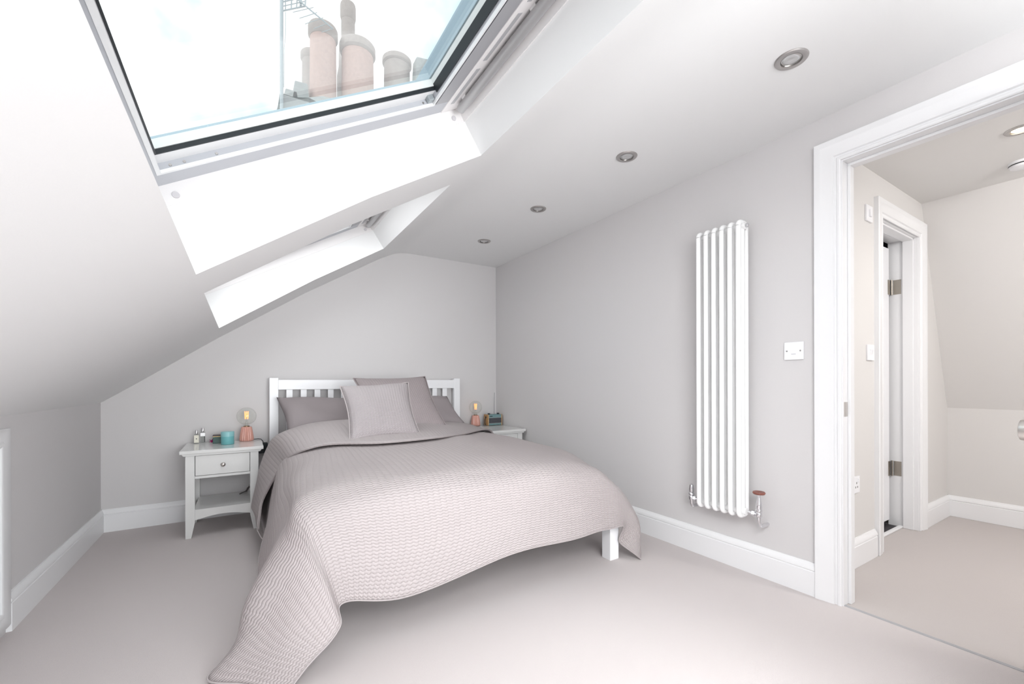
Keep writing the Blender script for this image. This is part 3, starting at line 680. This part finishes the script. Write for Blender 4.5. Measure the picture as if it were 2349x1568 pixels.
# ------------------------------------------------------------------ nightstands
NZ = .568
def nightstand(loc, label):
    r = empty('nightstand', loc); tag(r, label, 'nightstand', 'nightstands either side of the bed')
    def LB(): return ML()
    ML().box(-.2325, .2325, -.232, .215, NZ-.022, NZ).build('top', ns_m, r, bevel=.004)
    ML().extrude([(-.222, NZ-.022), (.222, NZ-.022), (.212, NZ-.036), (-.212, NZ-.036)], lambda a, b: (a, -.224, b), lambda a, b: (a, .212, b)).build('cornice', ns_m, r, bevel=.002)
    for sx in (-1, 1):
        for y0 in (-.215, .165):
            xo, xi = sx*.203, sx*.153
            b = ML(); ya, yb = y0, y0+.045
            b.extrude([(xo, 0), (sx*.172, 0), (xi, .10), (xi, NZ-.036), (xo, NZ-.036)], lambda a, c: (a, ya, c), lambda a, c: (a, yb, c)); b.build('leg', ns_m, r, bevel=.002)
    for sx in (-1, 1): ML().box(min(sx*.165, sx*.195), max(sx*.165, sx*.195), -.17, .165, .385, NZ-.036).build('side_panel', ns_m, r)
    ML().box(-.153, .153, .17, .18, .385, NZ-.036).build('back_panel', ns_m, r)
    ML().box(-.153, .153, -.21, -.17, .381, .398).build('drawer_rail', ns_m, r, bevel=.002)
    ML().box(-.155, .155, -.17, .165, .384, .390).build('dust_panel', ns_m, r)
    dr = ML().box(-.1505, .1505, -.212, -.192, .4005, .5295).build('drawer_front', ns_m, r, bevel=.002)
    ML().lathe([(0, -.029), (.008, -.0285), (.0135, -.024), (.0145, -.019), (.012, -.013), (.0055, -.010), (.005, -.004), (.009, 0)], (0, -.212, .463), 24, 'y').build('knob', nickel_m, dr, smooth=True)
    ML().box(-.16, .16, -.195, .185, .166, .180).build('shelf', ns_m, r, bevel=.002)
    n = 14
    arc = [(-.153+.306*k/n, .112+.022*math.sin(PI*k/n)) for k in range(n+1)]
    ML().extrude(arc+[(.153, .180), (-.153, .180)], lambda a, b: (a, -.207, b), lambda a, b: (a, -.190, b)).build('apron', ns_m, r)
    for sx in (-1, 1): ML().box(min(sx*.178, sx*.195), max(sx*.178, sx*.195), -.17, .165, .12, .18).build('side_rail', ns_m, r)
    return r
n1_ = nightstand((-.111, 3.655, 0), 'pale grey wooden nightstand with one drawer, to the left of the bed')
n2_ = copy_tree(n1_); n2_.location = (2.018, 3.56, 0); n2_['label'] = 'pale grey nightstand in the far corner under the radio, half hidden by the bed'

# ------------------------------------------------------------------ lamps
pink_m = mat('pink_ceramic', (.66, .34, .28), .38, coat=.3); fil_m = mat('warm_filament', (1, .6, .3), .5, emit=((1, .38, .12), .9))
def lamp(loc, label):
    r = empty('table_lamp', loc); tag(r, label, 'lamp', 'pink globe lamps on the nightstands')
    ML().lathe([(0, 0), (.036, 0), (.041, .004), (.0425, .012), (.041, .03), (.036, .07), (.031, .100), (.028, .106), (.014, .108), (0, .108)], (0, 0, 0), 80, flute=.13, nfl=18).build('base', pink_m, r, smooth=True)
    ML().lathe([(.0205, .106), (.0205, .111), (.018, .113), (0, .113)], (0, 0, 0), 20).build('lamp_holder', mat('brass', (.30, .20, .12), .35, 1), r, smooth=True)
    pr_ = [(.0165, .112), (.0175, .118), (.021, .128)]
    for k in range(1, 19):
        a = -PI/2+PI*(.1+.9*k/18); pr_.append((max(.0004, .065*math.cos(a)), .186+.065*math.sin(a)))
    gl = ML().lathe(pr_, (0, 0, 0), 36).build('bulb', bulbglass_m, r, smooth=True, angle=180)
    f = ML()
    for k in range(6):
        a = 2*PI*k/6; f.tube([(.010*math.cos(a), .010*math.sin(a), .165), (.013*math.cos(a+.4), .013*math.sin(a+.4), .222)], .0028, 6)
    f.build('filament', fil_m, gl)
    ML().lathe([(.010, .113), (.006, .15), (.004, .166), (0, .17)], (0, 0, 0), 12).build('glass_stem', bulbglass_m, gl, smooth=True)
    return r
l1_ = lamp((.024, 3.80, NZ), 'pink fluted lamp with a bare globe bulb on the left nightstand')
l2_ = copy_tree(l1_); l2_.location = (1.985, 3.84, NZ); l2_['label'] = 'pink lamp with a bare globe bulb beside the radio in the corner'
cbm = MB().tube([(.07, 3.82, NZ+.006), (.098, 3.83, NZ+.006), (.118, 3.82, NZ+.004), (.131, 3.80, NZ-.012), (.138, 3.79, NZ-.04), (.140, 3.80, NZ-.10)], .0028, 8)
tag(cbm.build('lamp_cable', black_m, smooth=True), 'thin black cable running from the lamp over the edge of the left nightstand', 'cable')
pa = empty('plug_adaptor', (.125, 3.90, .49)); tag(pa, 'black plug adaptor with a red light on the wall behind the left nightstand', 'plug')
MB().box(.105, .165, 3.86, 3.912, .455, .535).build('body', black_m, pa, bevel=.004)
MB().box(.112, .124, 3.858, 3.861, .505, .513).build('indicator', mat('red_light', (1, .2, .08), .4, emit=((1, .16, .05), 2)), pa)
cb3 = MB().tube([(.03, 3.86, .20), (.022, 3.82, .186), (.0, 3.78, .186), (-.02, 3.74, .186)], .004, 8)
cb3.tube([(.06, 3.86, .30), (.045, 3.83, .22), (.02, 3.80, .188)], .006, 8)
tag(cb3.build('coiled_cable', mat('grey_cable', (.10, .09, .09), .6), smooth=True), 'dark cable lying on the shelf of the left nightstand', 'cable')

# ------------------------------------------------------------------ things on the left nightstand
def perfume(loc, label, w, h, lab):
    r = empty('perfume_bottle', loc); tag(r, label, 'bottle', 'perfume bottles on the left nightstand')
    x, y, z = loc
    MB().box(x-w/2, x+w/2, y-w/2, y+w/2, z, z+h).build('bottle', perf_m, r, bevel=.003)
    MB().lathe([(0, 0), (.0075, 0), (.0085, .001), (.0085, .024), (.0075, .026), (0, .026)], (x, y, z+h+.004), 16).build('cap', chrome_m, r, smooth=True)
    MB().lathe([(.006, 0), (.006, .005)], (x, y, z+h), 12).build('collar', chrome_m, r)
    if lab:
        l = MB().box(x-w/2-.0006, x+w/2+.0006, y-w/2-.0012, y-w/2-.0004, z+.006, z+h-.006).build('label', mat('cream_label', (.82, .79, .68), .6), r)
        MB().lathe([(0, -.0006), (.0035, -.0006), (.0035, 0)], (x, y-w/2-.0012, z+h*.52), 14, 'y').build('round_emblem', black_m, l)
    else:
        MB().box(x-w/2-.0006, x+w/2+.0006, y-w/2-.0012, y-w/2-.0004, z+h-.030, z+h-.006).build('label', mat('silver_label', (.72, .72, .72), .3, .4), r)
        MB().box(x+w/2-.005, x+w/2-.002, y-w/2+.001, y+w/2-.001, z+.004, z+h-.03).build('dark_edge', black_m, r)
    return r
perfume((-.283, 3.835, NZ), 'small glass perfume bottle with a cream label and black dot', .027, .066, True)
perfume((-.248, 3.865, NZ), 'taller clear perfume bottle with a silver cap beside the labelled one', .027, .078, False)
teal_m = mat('turquoise_tin', (.16, .44, .46), .4)
cj = empty('candle_tin', (-.092, 3.66, NZ)); tag(cj, 'round turquoise candle tin with a lid on the left nightstand', 'candle tin')
MB().lathe([(0, .0), (.0385, 0), (.040, .002), (.040, .056), (0, .056)], (-.092, 3.66, NZ+.001), 36).build('tin', teal_m, cj, smooth=True)
MB().lathe([(.0, .056), (.0407, .056), (.0407, .086), (.039, .089), (.036, .088), (0, .088)], (-.092, 3.66, NZ+.001), 36).build('lid', mat('pale_turquoise_lid', (.26, .52, .54), .35), cj, smooth=True)
gb_ = empty('candle_box', (-.145, 3.78, NZ)); tag(gb_, 'dark green square box behind the turquoise tin', 'box')
MB().box(-.183, -.115, 3.745, 3.815, NZ, NZ+.048).build('box', mat('dark_green_card', (.025, .075, .065), .4), gb_, bevel=.002)
MB().box(-.184, -.114, 3.744, 3.816, NZ+.050, NZ+.060).build('lid', mat('brown_black_lid', (.06, .04, .04), .4), gb_, bevel=.002)
MB().box(-.1825, -.1155, 3.7455, 3.8145, NZ+.048, NZ+.050).build('gilt_edge', mat('gilt', (.6, .45, .2), .3, 1), gb_)
fw_ = MB()
for k in range(7):
    a = 2*PI*k/7; c = Vector((-.192, 3.79, NZ+.016)); d = Vector((math.cos(a)*.011, math.sin(a)*.010, .008*math.sin(a*2)))
    fw_.add([c, c+d*1.0+Vector((-d.y*.5, d.x*.5, .004)), c+d*1.7, c+d+Vector((d.y*.5, -d.x*.5, .004)), c+Vector((0, 0, -.014))], [(0, 1, 2, 3), (4, 3, 2, 1), (0, 3, 4), (0, 4, 1)])
tag(fw_.build('hair_clip', mat('magenta_fabric', (.36, .02, .14), .5)), 'small magenta ornament beside the dark green box', 'ornament')

# ------------------------------------------------------------------ radio
rx, ry = 2.165, 3.80
ra = empty('radio', (rx, ry, NZ)); tag(ra, 'teal retro radio with wooden ends and a raised aerial in the far corner', 'radio'); 
teal2 = mat('teal_leathercloth', (.16, .27, .28), .5); wood_m = mat('oak_end', (.50, .30, .14), .45, var=.2, scale=40)
RW, RH, RD = .082, .112, .085
def rl(b): return b
ML().box(-RW+.008, RW-.008, -RD/2, RD/2, .004, RH).build('case', teal2, ra, bevel=.004)
for sx in (-1, 1): ML().box(min(sx*RW, sx*(RW-.009)), max(sx*RW, sx*(RW-.009)), -RD/2-.002, RD/2+.002, .002, RH+.001).build('wooden_end', wood_m, ra, bevel=.003)
gr = ML().box(-RW+.012, RW-.012, -RD/2-.003, -RD/2+.002, .026, .078).build('grille', mat('dark_grille', (.06, .06, .07), .5), ra)
for k in range(5): ML().box(-RW+.014, RW-.014, -RD/2-.0045, -RD/2-.003, .031+.010*k, .034+.010*k).build('grille_bar', mat('grille_bar', (.10, .10, .11), .4), gr)
for z in (.022, .079): ML().box(-RW+.010, RW-.010, -RD/2-.0035, -RD/2+.001, z, z+.0035).build('trim_strip', mat('pale_trim', (.45, .50, .50), .3, .5), ra)
for k in range(5): ML().box(-.062+.0065*k, -.0575+.0065*k, -RD/2-.0015, -RD/2+.001, .091, .099).build('name_badge', black_m, ra)
for x in (-.055, .052): ML().lathe([(0, .013), (.011, .013), (.013, .010), (.013, 0)], (x, -.01, RH), 18).build('dial', black_m, ra, smooth=True)
ML().tube([(.030, .03, RH-.01), (.036, .035, RH+.22)], .0022, 8).build('aerial', mat('aerial_chrome', (.16, .155, .17), .5, .2), ra)
ML().tube([(-RW-.004, 0, .085), (-RW-.012, 0, .06), (-RW-.014, 0, .03), (-RW-.006, 0, .008)], .004, 8).build('carry_strap', black_m, ra)
ML().lathe([(0, -.006), (.008, -.006), (.008, 0)], (-RW, 0, .085), 14, 'x').build('strap_stud', black_m, ra, smooth=True)
